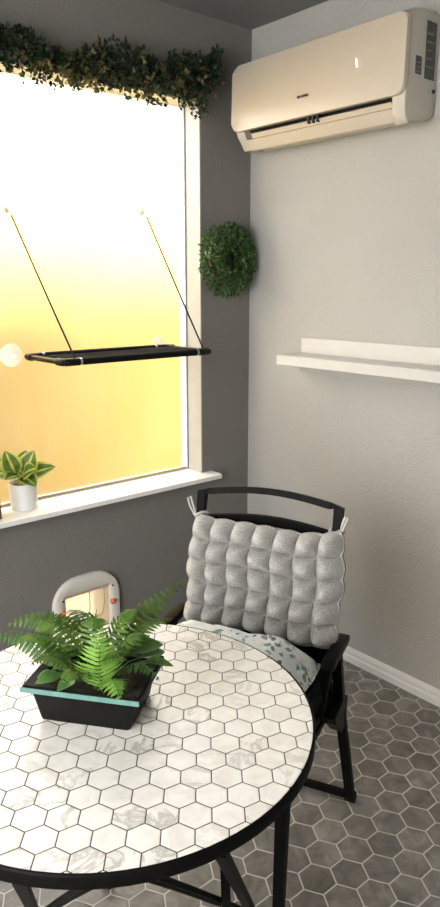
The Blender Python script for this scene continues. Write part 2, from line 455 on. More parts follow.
for v in m.bm.verts:                                    # the panel bows gently back to its top and bottom edges
    u = (v.co.z - 2.14) / .13
    v.co.x += .018 * max(0, u) ** 3 + .010 * max(0, -u) ** 3
m.build('front_panel', M['ac'], ac, world=True, smooth=True, angle=50)
m = MB(); m.prism([(-.158, 2.0425), (-.150, 2.0425), (-.125, 2.0485), (-.061, 1.987), (-.067, 1.987), (-.127, 2.040), (-.158, 2.036)], 1, -.798, -.130)
m.build('air_outlet', M['dark'], ac, world=True)
lv = MB(); lv.prism([(-.143, 2.006), (-.147, 2.004), (-.122, 1.971), (-.113, 1.968), (-.110, 1.973), (-.134, 2.006)], 1, -.790, -.133, bev=.0015)
lo_ = lv.build('louver', M['ac'], ac, world=True)
m = MB(); m.prism([(-.150, 2.024), (-.154, 2.021), (-.144, 2.007), (-.138, 2.007)], 1, -.792, -.165)
m.build('inner_louver', M['ac'], ac, world=True)
m = MB()
for y in (-.455, -.475, -.495): m.box((-.160, y - .004, 2.012), (-.140, y + .004, 2.037), bev=.001)
m.build('air_guide', M['dark'], ac, world=True)
# side face: dark energy label and small rating plate
m = MB(); m.box((-.070, AY1 - .0012, 2.092), (-.018, AY1, 2.252)); st = m.build('label_sticker', M['sticker'], ac, world=True); st['label'] = 'dark printed label on the side'
m = MB()
for k in range(5): m.box((-.066, AY1 - .0018, 2.124 + k * .023), (-.030 - (k % 3) * .006, AY1 - .001, 2.1275 + k * .023))
m.build('print', M['sticker_line'], st, world=True)
m = MB(); m.box((-.118, AY1 - .0012, 2.098), (-.088, AY1, 2.148)); st = m.build('rating_plate', M['sticker'], ac, world=True)
m = MB()
for k in range(3): m.box((-.115, AY1 - .0018, 2.104 + k * .012), (-.092, AY1 - .001, 2.107 + k * .012))
m.build('print', M['sticker_line'], st, world=True)
m = MB(); m.lathe([(0, 0), (.006, 0), (.006, .004), (0, .004)], 12, X=Matrix.Translation((-.018, AY1, 2.062)) @ Matrix.Rotation(PI / 2, 4, 'X'))
m.build('screw', M['dark'], ac, world=True)
# brand badge: a small dark oval mark and a worn word of strokes
m = MB()
xb = -.1825
m.prism([( -.428 + .007 * math.cos(t * PI / 8), 2.0965 + .0045 * math.sin(t * PI / 8)) for t in range(16)], 0, xb, xb + .004)
for k in range(5): m.box((xb, -.445 - k * .0062, 2.093), (xb + .004, -.4415 - k * .0062, 2.100))
m.build('badge', M['badge'], ac, world=True)
m = MB(); m.tube([(-.1815, -.672, 2.164), (-.1815, -.677, 2.138)], .0024, 6)
m.build('display_digit', M['led'], ac, world=True)

# ================================================================ WALL SHELF
sh = thing('wall_shelf', 'white picture-ledge shelf with raised back lip fixed to the light grey wall', 'shelf', (0, -.9, 1.14))
m = MB(); m.prism([(-.012, 1.190), (-.128, 1.184), (-.131, 1.180), (-.131, 1.212), (-.126, 1.216), (-.012, 1.216)][:0] or [(-.010, 1.188), (-.131, 1.176), (-.134, 1.179), (-.134, 1.211), (-.130, 1.215), (-.010, 1.217)], 1, -1.62, -.300, bev=.002)
m.build('shelf_board', M['shelf'], sh, world=True)
m = MB(); m.box((-.012, -1.62, 1.175), (0, -.312, 1.275), bev=.003); m.build('back_lip', M['shelf'], sh, world=True)
m = MB(); m.prism([(-.002, 1.142), (-.016, 1.142), (-.05, 1.177), (-.002, 1.186)], 1, -1.60, -.318); m.build('support_rail', M['shelf'], sh, world=True)

# ================================================================ PET DOOR
pd = thing('pet_door', 'cream rounded cat flap with clear flap in the dark wall below the window', 'pet door', (-.842, -.012, .08))
out = rrect(-.985, .085, -.698, .410, .105, 8); inn = rrect(-.935, .155, -.742, .345, .008, 8)
m = MB(); n = len(out)
def ring(y, P): return [m.v((p[0], y, p[1])) for p in P]
def lerp(A, B_, t): return [(a[0] + (b[0] - a[0]) * t, a[1] + (b[1] - a[1]) * t) for a, b in zip(A, B_)]
rs = [ring(-.0005, out), ring(-.010, out), ring(-.018, lerp(out, inn, .10)), ring(-.021, lerp(out, inn, .45)), ring(-.019, lerp(out, inn, .9)), ring(-.014, inn), ring(.12, inn)]
for A, B_ in zip(rs, rs[1:]):
    for i in range(n): m.face([A[i], A[(i + 1) % n], B_[(i + 1) % n], B_[i]])
m.build('door_frame', M['pet_frame'], pd, world=True, smooth=True, angle=50)
m = MB(); m.box((-.930, -.004, .158), (-.747, .000, .338), bev=.0015); fp = m.build('flap', M['pet_flap'], pd, world=True)
m = MB(); m.box((-.935, -.010, .334), (-.742, .003, .345), bev=.002); m.build('hinge_bar', M['pet_bar'], pd, world=True)
m = MB(); m.tube([(-.828, -.006, .334), (-.828, -.006, .265), (-.835, -.006, .24), (-.855, -.006, .215), (-.885, -.006, .2)], .0018, 6)
m.tube([(-.764, -.006, .334), (-.762, -.006, .28), (-.77, -.006, .24), (-.79, -.006, .21)], .0018, 6)
m.build('flap_edge_line', M['pet_line'], fp, world=True)
for x, z in ((-.951, .288), (-.733, .272)):
    m = MB(); m.lathe([(0, .013), (.008, .012), (.012, .007), (.013, 0)], 14, X=Matrix.Translation((x, -.018, z)) @ Matrix.Rotation(PI / 2, 4, 'X'))
    m.build('latch', M['pet_knob'], pd, world=True, smooth=True)
for x, z in ((-.947, .334), (-.732, .338)):
    m = MB(); m.lathe([(0, .004), (.003, .003), (.004, 0)], 10, X=Matrix.Translation((x, -.0195, z)) @ Matrix.Rotation(PI / 2, 4, 'X'))
    m.build('screw', M['dark'], pd, world=True)

# ================================================================ LEAVES
def rdir(r): 
    while True:
        v = Vector((r.uniform(-1, 1), r.uniform(-1, 1), r.uniform(-1, 1)))
        if .05 < v.length < 1: return v.normalized()
def leaf(m, p, d, L, W, r, mi=0, nrm=None):
    d = d.normalized(); a = d.cross(nrm if nrm else rdir(r))
    if a.length < .05: a = d.cross(Vector((.3, .5, .8)))
    a.normalize(); nn = a.cross(d)
    b = m.v(p); t = m.v(p + d * L + nn * L * -.12)
    c = m.v(p + d * L * .5 + nn * L * .02)
    l1 = m.v(p + d * L * .42 + a * W + nn * L * .12); r1 = m.v(p + d * L * .42 - a * W + nn * L * .12)
    m.face([b, c, l1], mi); m.face([b, r1, c], mi); m.face([c, t, l1], mi); m.face([c, r1, t], mi)

rg = random.Random(5)
gar = thing('ivy_garland', 'dark green trailing leaf garland draped along the top of the window', 'garland', (-.95, -.03, 2.15))
def gtop(x):   # upper outline of the garland
    P = [(-1.75, 2.22), (-1.25, 2.21), (-1.05, 2.215), (-.98, 2.225), (-.93, 2.18), (-.84, 2.175), (-.78, 2.225), (-.72, 2.22), (-.66, 2.27), (-.58, 2.25), (-.52, 2.215), (-.47, 2.235), (-.42, 2.27), (-.33, 2.265), (-.25, 2.30), (-.20, 2.325), (-.17, 2.27)]
    for (a, za), (b, zb) in zip(P, P[1:]):
        if a <= x <= b: return za + (zb - za) * (x - a) / (b - a)
    return 2.25
vm_ = MB(); vp = []
for i in range(60):
    x = -1.72 + 1.52 * i / 59; vp.append((x, -.035 + .01 * math.sin(i * 1.3), 2.165 + .02 * math.sin(i * .9) + (.05 if x > -.3 else 0)))
vm_.tube(vp, .006, 6); vm_.build('vine', M['vine'], gar, world=True)
m = MB()
for i in range(800):
    x = rg.uniform(-1.72, -.215)
    zt = gtop(x) + rg.uniform(-.03, .012); zb = 2.128 + (.035 if x > -.3 else 0)
    z0 = zb + (zt - zb) * rg.random() ** .8
    z0 = max(z0, 2.120)
    p = Vector((x, -.02 - .05 * rg.random(), z0))
    hang = rg.random() < .20 and -1.6 < x < -.27
    d = Vector((rg.uniform(-.6, .6), rg.uniform(-.7, -.05), rg.uniform(-.2, .9))) if not hang else Vector((rg.uniform(-.3, .3), rg.uniform(-.25, .05), -1))
    d.normalize(); L = rg.uniform(.03, .06) if not hang else rg.uniform(.02, .075)
    if hang: p.z = min(p.z, 2.145)
    nl = int(L / .0075) + 2
    mi = 1 if rg.random() < (.5 if -1.0 < x < -.55 and z0 < 2.16 else .12) else 0
    for k in range(nl):
        q = p + d * L * k / nl + rdir(rg) * .006
        if q.z > gtop(q.x) + .012: continue
        if q.y > -.012: q.y = -.012
        ld = (d * .5 + rdir(rg)).normalized()
        if ld.y > .1: ld.y *= -.3
        leaf(m, q, ld, rg.uniform(.014, .024), rg.uniform(.005, .0085), rg, mi)
m.build('foliage', [M['ivy'], M['ivy2']], gar, world=True)

wr = thing('boxwood_wreath', 'round leafy green wreath on the wall between window and corner', 'wreath', (-.156, -.05, 1.573))
m = MB(); m.tube([(.085 * math.cos(t * PI / 16), .02,   .085 * math.sin(t * PI / 16)) for t in range(32)], .005, 8, closed=True)
m.build('wreath_ring', M['vine'], wr)
m = MB()
for i in range(1750):
    a = rg.uniform(0, 2 * PI); b = rg.uniform(-.15, 1.15) * PI; rr = rg.uniform(.025, .054)
    R = .086
    cx = R + rr * math.cos(b); y = -rr * math.sin(b) * .85 + .015
    p = Vector((cx * math.cos(a), y, cx * math.sin(a)))
    if p.y > .03: p.y = .03
    d = (Vector((math.cos(b) * math.cos(a), -math.sin(b), math.cos(b) * math.sin(a))) + rdir(rg) * 1.0).normalized()
    if d.y > 0: d.y *= .3
    leaf(m, p, d, rg.uniform(.014, .022), rg.uniform(.005, .008), rg, 1 if rg.random() < .16 else 0)
m.build('foliage', [M['box'], M['box2']], wr)

# ================================================================ WINDOW PERCH
pe = thing('cat_window_perch', 'black cat perch hung from two cables against the bright window', 'cat perch', (-.69, -.05, 1.235))
xl, xr, yf, yb, zp = -.995, -.392, -.205, .055, 1.236
m = MB(); nx, ny = 30, 12; g = []
for i in range(nx + 1):
    row = []
    for j in range(ny + 1):
        u, v_ = i / nx, j / ny
        z = zp + .004 - .016 * math.sin(PI * u) * math.sin(PI * v_) + .003 * math.sin(u * 19 + v_ * 5) * math.sin(PI * v_)
        row.append(m.v((xl + .012 + (xr - xl - .024) * u, yf + (yb - yf) * v_, z)))
    g.append(row)
for i in range(nx):
    for j in range(ny): m.face([g[i][j], g[i + 1][j], g[i + 1][j + 1], g[i][j + 1]])
ret = bmesh.ops.solidify(m.bm, geom=list(m.bm.faces), thickness=.004)
m.tube([(xl + .05, yf, zp), (xr - .05, yf, zp)], .0115, 12); m.tube([(xl + .05, yb, zp), (xr - .05, yb, zp)], .0115, 12)
m.build('sling_fabric', M['perch_fabric'], pe, world=True, smooth=True, angle=60)
for a, b in (((xl, yf, zp), (xl, yb, zp)), ((xr, yf, zp), (xr, yb, zp)), ((xl, yf, zp), (xr, yf, zp)), ((xl, yb, zp), (xr, yb, zp))):
    m = MB(); m.tube([a, b], .009, 12); m.build('frame_tube', M['perch_tube'], pe, world=True, smooth=True)
for x, y, sx, sy in ((xl, yf, 1, 1), (xr, yf, -1, 1), (xl, yb, 1, -1), (xr, yb, -1, -1)):
    m = MB(); m.tube([(x + .055 * sx, y, zp), (x + .012 * sx, y, zp), (x, y + .012 * sy, zp), (x, y + .04 * sy, zp)], .0125, 12)
    cn = m.build('corner_connector', M['perch_tube'], pe, world=True, smooth=True)
    m = MB(); m.tube([(x + .056 * sx, y, zp), (x + .064 * sx, y, zp)], .0122, 12); m.build('clip', M['chrome'], cn, world=True, smooth=True)
for x, rs_ in ((xl - .036, 1.12), (xr - .012, 1.0)):
    m = MB(); X = Matrix.Translation((x, .0995, zp + .004)) @ Matrix.Rotation(PI / 2, 4, 'X')
    m.lathe([(0, .014), (.010, .014), (.014, .011), (.028 * rs_, .007), (.036 * rs_, .001), (.036 * rs_, 0), (0, 0)], 28, X=X)
    m.tube([(x, .0855, zp + .004), (x, .05, zp + .002)], .007, 10)
    m.build('suction_cup', M['suction'], pe, world=True, smooth=True)
for ax, az, bx in ((-1.012, 1.706, xl + .040), (-.468, 1.732, xr - .03)):
    m = MB(); X = Matrix.Translation((ax - .004, .0995, az + .012)) @ Matrix.Rotation(PI / 2, 4, 'X')
    m.lathe([(0, .010), (.006, .010), (.009, .007), (.012, .002), (.012, 0), (0, 0)], 20, X=X)
    sc_ = m.build('anchor_suction_cup', M['suction2'], pe, world=True, smooth=True)
    m = MB(); m.tube([(ax, .0895, az + .015), (ax + .002, .078, az + .008), (ax + .004, .075, az - .006), (ax + .006, .079, az - .012)], .0022, 6)
    m.build('hook', M['chrome'], sc_, world=True)
    m = MB(); p0, p1 = Vector((ax + .004, .076, az - .006)), Vector((bx, yf, zp + .012))
    m.tube([p0, p0.lerp(p1, .33) - Vector((0, 0, .002)), p0.lerp(p1, .66) - Vector((0, 0, .002)), p1], .0031, 6)
    m.build('cable', M['cable'], pe, world=True)

# ================================================================ POTTED PLANT ON THE SILL
SZ = WZ0 + .017
pt = thing('potted_plant', 'small striped-leaf plant in a white ceramic pot on the window sill', 'potted plant', (-1.050, .034, SZ))
m = MB(); m.lathe([(0, .002), (.040, .002), (.043, 0), (.046, .004), (.050, .088), (.050, .094), (.0475, .095), (.046, .090), (.045, .078), (0, .078)], 40)
m.build('pot', M['pot'], pt, smooth=True, angle=50)
m = MB(); m.lathe([(0, .083), (.025, .085), (.046, .080)], 24); m.build('soil', M['soil'], pt, smooth=True)
rp = random.Random(3)
def bigleaf(m, base, d, up, L, W, curl=.25):
    d = d.normalized(); a = d.cross(up).normalized(); nn = a.cross(d)
    prev = None; n = 9
    for i in range(n + 1):
        t = i / n
        w = W * math.sin(PI * min(1, t * .97 + .03)) ** .75 * (1.12 - .25 * t)
        c = base + d * L * t - nn * L * curl * t * t
        row = [m.v(c + a * w * k + nn * w * abs(k) * .28) for k in (-1, -.72, -.40, -.12, .12, .40, .72, 1)]
        if prev:
            for j in range(7):
                mi = (1, 0, 0, 1, 0, 0, 1)[j]
                m.face([prev[j], prev[j + 1], row[j + 1], row[j]], mi)
        prev = row
# camera-side directions in the room: right, towards the viewer
RT, FW = Vector((math.sin(YAW), -math.cos(YAW), 0)), Vector((-math.cos(YAW), -math.sin(YAW), 0))
for dx, df, dz, L, W, h, lx in ((-.25, .3, .9, .075, .026, .060, -.012), (.30, .15, .9, .075, .027, .058, .008), (-.9, .3, .35, .082, .025, .048, -.016), (.95, .1, .42, .085, .021, .050, .012),
                            (.65, .7, -.05, .070, .022, .045, .004), (.0, -.4, .9, .08, .025, .050, .0), (-.75, -.1, .75, .08, .025, .055, -.008), (-.35, .9, .25, .062, .022, .05, -.004), (.5, .6, .45, .065, .022, .058, .006)):
    b0 = RT * lx * .8 + FW * rp.uniform(-.01, .012) + Vector((0, 0, .082)); b1 = RT * lx * 1.9 + FW * df * .018 + Vector((0, 0, .082 + h * .8))
    m = MB(); m.tube([b0, (b0 + b1) / 2 + RT * lx * .15, b1], [.0026, .0022, .0018], 6); stm = m.build('stem', M['cal_stem'], pt, smooth=True)
    d = RT * dx + FW * df + Vector((0, 0, dz))
    m = MB(); bigleaf(m, b1 - d.normalized() * .006, d, FW * .8 + Vector((0, 0, .6)) if dz > .4 else Vector((0, 0, 1)) + FW * .6, L * 1.2, W * 1.5, .22)
    m.build('leaf', [M['cal_d'], M['cal_c']], stm, smooth=True)
m = MB(); m.prism([(-1.240, -.035), (-1.164, -.035), (-1.164, .045), (-1.240, .045)], 2, SZ, SZ + .155, bev=.005)
for v in m.bm.verts:
    if v.co.z > SZ + .1 and v.co.x > -1.2: v.co.x -= .004
blk = m.build('wooden_block', M['wood'])
tag(blk, 'dark brown upright block on the sill left of the potted plant, cut by photo edge', 'block')

# ================================================================ TABLE
TC = Vector((-1.491, -1.247, 0)); TZ = .715
M['tile'] = hexmat('white_marble_hex_tile', .0489, math.radians(-39.5), (.069, -.116), .0019, (.035, .032, .028), white_marble, .28, .0006)
ta = thing('bistro_table', 'round black metal table with white marble hexagon tile top', 'table', TC)
m = MB(); m.lathe([(0, TZ - .016), (.3585, TZ - .016), (.3612, TZ - .003), (.3600, TZ), (0, TZ)], 96); m.build('tabletop', M['tile'], ta, smooth=True, angle=30)
m = MB(); m.lathe([(.3600, TZ - .002), (.3615, TZ + .0005), (.3645, TZ - .001), (.3655, TZ - .004), (.3655, TZ - .022), (.364, TZ - .024), (.358, TZ - .024), (.3585, TZ - .016)], 96)
rm = m.build('rim', M['rim'], ta, smooth=True, angle=50)
rd, bd = Vector((.854, -.52, 0)), Vector((.52, .854, 0))
def TW(r, b, z): return rd * r + bd * b + Vector((0, 0, z))
zt = TZ - .024
LEGS = [((.207, .10, zt), (.178, -.285, .0)), ((-.215, .10, zt), (-.275, -.285, .0)), ((.143, -.325, zt), (.318, .18, .0)), ((-.137, -.325, zt), (-.195, .27, .0))]
for a, b in LEGS:
    m = MB(); A, B_ = TW(*a), TW(*b); m.tube([A, B_], .0085, square=True, ry=.0075)
    lg = m.build('leg', M['metal'], ta)
    m = MB(); m.tube([B_ + Vector((0, 0, 0.0)), B_ + (A - B_).normalized() * .02], .0105, square=True, ry=.0095); m.build('foot_cap', M['pad'], lg)
def ptl(a, b, t): return TW(*a).lerp(TW(*b), t)
for t in (.93,):
    m = MB(); m.tube([ptl(*LEGS[0], t), ptl(*LEGS[1], t)], .007, 8); m.build('stretcher', M['metal'], ta)
    m = MB(); m.tube([ptl(*LEGS[2], t), ptl(*LEGS[3], t)], .007, 8); m.build('stretcher', M['metal'], ta)
# arched braces between the legs of the front frame
for k, (s0, s1) in enumerate(((.72, .03), (.78, .08))):
    A0, A1 = ptl(*LEGS[3], s0 + .06), ptl(*LEGS[2], s0 + .06); T0 = (ptl(*LEGS[3], s1) + ptl(*LEGS[2], s1)) / 2
    pts = []
    for i in range(21):
        u = i / 20; h = 1 - abs(2 * u - 1) ** 1.15
        pts.append(A0.lerp(A1, u) + (T0 - (A0 + A1) / 2) * h)
    m = MB(); m.tube(pts, .006, 8); m.build('arched_brace', M['metal'], ta, smooth=True)
m = MB(); m.tube([TW(-.30, .10, zt + .004), TW(.30, .10, zt + .004)], .010, square=True, ry=.006); m.build('support_bar', M['metal'], ta)

# ================================================================ FERN PLANTER
pf, ps = Vector((.605, -.797, 0)), Vector((.797, .605, 0))
PZ = TZ + .0008
fp_ = thing('fern_planter', 'black rectangular planter with teal rim edge and green ferns on the table', 'planter', (-1.502, -1.206, PZ), math.atan2(pf.y, pf.x))
# local frame: x along the front edge (to the right), y to the back
FL, FD, RL, RD, PH = .085, .060, .109, .079, .070
m = MB()
def rloop(hx, hy, z, r=.006):
    return [m.v((x, y, z)) for x, y in rrect(-hx, -hy, hx, hy, r, 3)]
L0 = [rloop(FL * .98, FD * .97, 0), rloop(FL, FD, .004), rloop(FL + .011, FD + .009, PH - .008), rloop(RL, RD, PH - .006), rloop(RL, RD, PH + .003), rloop(RL - .004, RD - .004, PH + .006),
      rloop(FL + .004, FD + .002, PH + .004), rloop(FL + .002, FD, PH - .006), rloop(FL - .006, FD - .006, .008)]
for A, B_ in zip(L0, L0[1:]):
    n = len(A)
    for i in range(n): m.face([A[i], A[(i + 1) % n], B_[(i + 1) % n], B_[i]])
m.face(L0[0][::-1]); m.face(L0[-1])
m.build('planter_box', M['planter'], fp_, smooth=True, angle=35)
m = MB()
m.box((-RL - .001, -RD - .0016, PH - .006), (RL + .001, -RD + .001, PH + .0035), bev=.0008)
m.build('rim_stripe', M['teal'], fp_)
m = MB(); g = []
for i in range(17):
    g.append([m.v((-.080 + .160 * i / 16, -.054 + .108 * j / 10, PH - .010 + .006 * mnoise.noise(Vector((i * .6, j * .6, 1))))) for j in range(11)])
for i in range(16):
    for j in range(10): m.face([g[i][j], g[i + 1][j], g[i + 1][j + 1], g[i][j + 1]])
m.build('soil', M['soil'], fp_, smooth=True)
rf = random.Random(21)
def frond(base, mid, tip, mat, W, np_=22, wid=.27, start=.12, tilt=None):
    """a fern frond: curved rachis with paired leaflets on both sides"""
    base, mid, tip = Vector(base), Vector(mid), Vector(tip)
    def q(t): return base * (1 - t) ** 2 + mid * 2 * t * (1 - t) + tip * t * t
    SPC = (tip - base).length * (1 - start) / np_
    m = MB(); m.tube([q(i / 14) for i in range(15)], [.0016 - .001 * i / 14 for i in range(15)], 5)
    for i in range(np_):
        t = start + (1 - start) * (i + .5) / np_
        p = q(t); d = (q(min(1, t + .02)) - q(t - .02)).normalized()
        up = tilt if tilt is not None else Vector((0, 0, 1))
        a = d.cross(up)
        if a.length < .15: a = d.cross(FWL)
        a.normalize(); nn = a.cross(d).normalized()
        w = W * min(1, .55 + 2.2 * (t - start)) * (1 - max(0, t - .35) / .65) ** .75 + .003
        for sgn in (-1, 1):
            dr = (a * sgn + d * (.32 + rf.uniform(-.08, .08)) - nn * rf.uniform(.05, .25)).normalized()
            ww = min(max(.0018, w * .24), SPC * .47)
            b = p - d * ww * .4
            k1 = b + dr * w * .25; k2 = b + dr * w * .7
            v0 = m.v(b - d * ww * .5); v1 = m.v(b + d * ww * .8)
            v2 = m.v(k1 + d * ww * 1.05); v3 = m.v(k1 - d * ww * .9)
            v4 = m.v(k2 + d * ww * .75 - nn * w * .05); v5 = m.v(k2 - d * ww * .6 - nn * w * .05)
            v6 = m.v(b + dr * w - nn * w * .16 + d * ww * .4)
            m.face([v0, v1, v2, v3]); m.face([v3, v2, v4, v5]); m.face([v5, v4, v6])
    return m.build('frond', mat, fp_, smooth=False)
FWL = Vector((FW.dot(pf), FW.dot(ps), 0)); RTL = Vector((RT.dot(pf), RT.dot(ps), 0))
z0 = PH - .010
F = [  # base, mid, tip (planter frame), material, half width, leaflets
 ((.012, .010, z0), (.050, .06, z0 + .10), (.115, .222, .168), 'fern', .034, 18, FWL * .8 + Vector((0, 0, .6))),
 ((-.030, .012, z0), (-.075, .030, z0 + .130), (-.182, .016, .137), 'fern', .033, 16, FWL * .6 + Vector((0, 0, .7))),
 ((-.020, .020, z0), (-.060, .045, z0 + .12), (-.128, .055, .140), 'fern', .032, 14, None),
 ((-.045, -.010, z0), (-.130, .02, z0 + .075), (-.240, .046, .086), 'fern_dark', .026, 16, FWL * .7 + Vector((0, 0, .6))),
 ((-.035, -.010, z0), (-.10, .045, z0 + .07), (-.190, .090, .075), 'fern_dark', .024, 15, FWL * .6 + Vector((0, 0, .7))),
 ((.030, -.045, z0), (.030, -.075, z0 + .06), (.030, -.040, .182), 'fern_light', .046, 14, FWL * .8 + RTL * .1),
 ((.035, -.030, z0), (.060, -.085, z0 + .08), (.085, -.105, z0 + .030), 'fern_light', .036, 11, None),
 ((.015, -.035, z0), (-.01, -.075, z0 + .085), (-.02, -.100, z0 + .045), 'fern', .034, 11, None),
 ((.000, .020, z0), (.02, .06, z0 + .12), (.060, .085, .160), 'fern', .036, 14, None),
 ((-.005, .010, z0), (-.02, .03, z0 + .12), (-.015, .055, .152), 'fern', .032, 13, FWL),
 ((.020, .020, z0), (.06, .06, z0 + .10), (.110, .125, .128), 'fern', .032, 14, None),
 ((-.02, -.02, z0), (-.06, -.05, z0 + .095), (-.085, -.080, z0 + .060), 'fern', .030, 11, None),
 ((.02, .0, z0), (.05, -.01, z0 + .11), (.10, .02, z0 + .085), 'fern', .034, 12, None),
 ((-.01, .025, z0), (-.05, .09, z0 + .10), (-.11, .13, .12), 'fern_dark', .032, 14, None),
 ((.03, .03, z0), (.04, .09, z0 + .08), (.06, .15, .10), 'fern_dark', .030, 12, None),
 ((-.03, .0, z0), (-.09, -.01, z0 + .12), (-.15, -.03, .125), 'fern', .034, 13, None),
 ((.01, -.02, z0), (.05, -.05, z0 + .12), (.075, -.06, .135), 'fern', .034, 12, None),
 ((.04, .01, z0), (.08, .0, z0 + .07), (.125, -.01, .075), 'fern_dark', .028, 11, None),
]
for b, md, tp, mt, W, k, tl in F: frond(b, md, tp, M[mt], W, k, tilt=tl)
def blade(base, d, L, W, up, mat, stem0=None):
    m = MB(); base, d = Vector(base), Vector(d)
    if stem0 is not None: m.tube([stem0, (Vector(stem0) + base) / 2 + Vector((0, 0, .008)), base], .0014, 5)
    d.normalize(); a = d.cross(up).normalized(); nn = a.cross(d); prev = None
    for i in range(9):
        t = i / 8; w = W * math.sin(PI * (t * .96 + .04)) ** .8 * (1.15 - .4 * t)
        c = base + d * L * t - nn * L * .25 * t * t
        row = [m.v(c + a * w * k + nn * w * abs(k) * .35) for k in (-1, -.5, 0, .5, 1)]
        if prev:
            for j in range(4): m.face([prev[j], prev[j + 1], row[j + 1], row[j]])
        prev = row
    m.build('leaf', mat, fp_, smooth=True)
UPV = Vector((0, 0, 1)) + FWL * .5
for b, d, L, W in (((.055, .035, .100), (.75, .65, .12), .070, .020), ((.045, .045, .095), (.3, 1, .25), .055, .016), ((.088, .030, .088), (.9, .45, -.2), .056, .010),
                   ((-.050, -.045, .085), (-.4, -.5, .1), .045, .014), ((-.035, -.030, .09), (-.75, .1, .3), .05, .015), ((.075, .045, .085), (.6, .75, .05), .055, .016), ((-.02, -.05, .085), (-.3, -.8, .05), .04, .013), ((-.06, .0, .09), (-.9, -.2, .1), .045, .012), ((-.045, -.02, .10), (-.6, -.5, .3), .04, .012), ((.0, -.045, .10), (.2, -.8, .3), .038, .012), ((.055, -.045, .088), (.5, -.8, .05), .04, .012), ((-.065, -.035, .08), (-.8, -.5, -.05), .035, .011), ((.02, .0, .125), (.1, -.4, .6), .05, .012)):
    blade(b, d, L, W, UPV, M['broad'] if rf.random() < .75 else M['fern_dark'], (b[0] * .4, b[1] * .4, z0))

# ================================================================ CHAIR
GV = Vector((-.903, -.43, 0))
ch = thing('folding_chair', 'black metal folding armchair holding the grey cushion, beside the table', 'chair', (-.767, -.906, 0), math.atan2(GV.y, GV.x))
# local frame: x forwards (to the table), y to the right as the viewer sees it, z up
TH = math.tan(math.radians(12))
def post(z): return (.9 - z) * TH
for yy in (-1, 1):
    pass
m = MB()
arch = [(post(.44), -.2, .44), (post(.893), -.2, .893)]
PW = .200
top = []
for i in range(17):
    u = i / 16; top.append((-.002 - .012 * math.sin(PI * u), -PW + 2 * PW * u, (.899 + .020 * math.sin(PI * u))))
m.tube([(post(.42), -PW, .42), (post(.60), -PW, .60), (post(.75), -PW, .75)] + top + [(post(.75), PW, .75), (post(.60), PW, .60), (post(.42), PW, .42)], .0092, square=True, ry=.0092, up=(1, 0, 0))
m.build('back_frame', M['metal'], ch)
m = MB(); pts = [(post(.83) - .004 - .012 * math.sin(PI * i / 12), -PW + 2 * PW * i / 12, .820 + .018 * math.sin(PI * i / 12)) for i in range(13)]
m.tube(pts, .008, square=True, ry=.013, up=(0, 0, 1)); m.build('crossbar', M['metal'], ch)
m = MB(); g = []
for i in range(13):        # dark sling across back and seat
    z = .80 - .36 * i / 12
    g.append([(post(z) + .002, -.19 + .38 * j / 8, z) for j in range(9)])
for i in range(1, 13):
    g.append([(post(.44) + .40 * i / 12, -.20 + .40 * j / 8, .435 - .012 * math.sin(PI * i / 12) - .008 * math.sin(PI * j / 8)) for j in range(9)])
G = [[m.v(p) for p in r] for r in g]
for i in range(len(G) - 1):
    for j in range(8): m.face([G[i][j], G[i + 1][j], G[i + 1][j + 1], G[i][j + 1]])
bmesh.ops.solidify(m.bm, geom=list(m.bm.faces), thickness=.003)
m.build('sling_seat', M['sling'], ch, smooth=True, angle=50)
for y in (-1, 1):
    m = MB(); m.tube([(post(.42) - .02, y * .222, .425), (.52, y * .222, .425)], .010, square=True, ry=.012); m.build('seat_rail', M['metal'], ch)
    m = MB(); m.tube([(-.030, y * .262, 0.0), (.095, y * .250, .36), (.125, y * .240, .548)], .0125, square=True, ry=.0105); lg = m.build('rear_leg', M['metal'], ch)
    m = MB(); m.tube([(-.033, y * .262, 0), (-.025, y * .2615, .022)], .0155, square=True, ry=.0135); m.build('foot_cap', M['pad'], lg)
    m = MB(); m.tube([(.095, y * .226, .40), (.30, y * .226, .405), (.500, y * .226, .395), (.520, y * .226, 0.0)], .011, square=True, ry=.009); lg = m.build('front_leg', M['metal'], ch)
    m = MB(); m.tube([(.520, y * .226, 0), (.519, y * .226, .021)], .014, square=True, ry=.012); m.build('foot_cap', M['pad'], lg)
    # bracket where the legs fold
    m = MB(); m.prism([(.065, .40), (.12, .415), (.20, .405), (.185, .38), (.14, .345), (.110, .315), (.08, .325)], 1, min(y * .226, y * .262), max(y * .226, y * .262), bev=.003)
    m.build('hinge_bracket', M['pad'], ch)
    # armrest pad and its front post
    m = MB()
    ap = [(.04, .563), (.07, .568), (.19, .566), (.212, .560), (.220, .550), (.205, .541), (.07, .543), (.045, .548)]
    m.prism(ap, 1, y * .238 - .017, y * .238 + .017, bev=.005); ar = m.build('armrest', M['pad'], ch, smooth=True, angle=40)
    m = MB(); m.tube([(.190, y * .236, .545), (.24, y * .230, .425)], .010, square=True, ry=.008); m.build('arm_post', M['metal'], ch)
m = MB(); m.tube([(-.024, -.262, .020), (-.024, .262, .020)], .0085, square=True, ry=.009); m.build('rear_stretcher', M['metal'], ch)
m = MB(); g = []
for i in range(15):
    x = .10 + .36 * i / 14
    g.append([m.v((x, .218 + .012 * math.sin(PI * k / 6) + .005 * math.sin(i * 1.1 + k), .532 - (.120 + .02 * math.sin(i * .5)) * k / 6)) for k in range(7)])
for i in range(14):
    for k in range(6): m.face([g[i][k], g[i + 1][k], g[i + 1][k + 1], g[i][k + 1]])
bmesh.ops.solidify(m.bm, geom=list(m.bm.faces), thickness=.004)
m.build('hanging_flap', M['flap'], ch, smooth=True, angle=60)
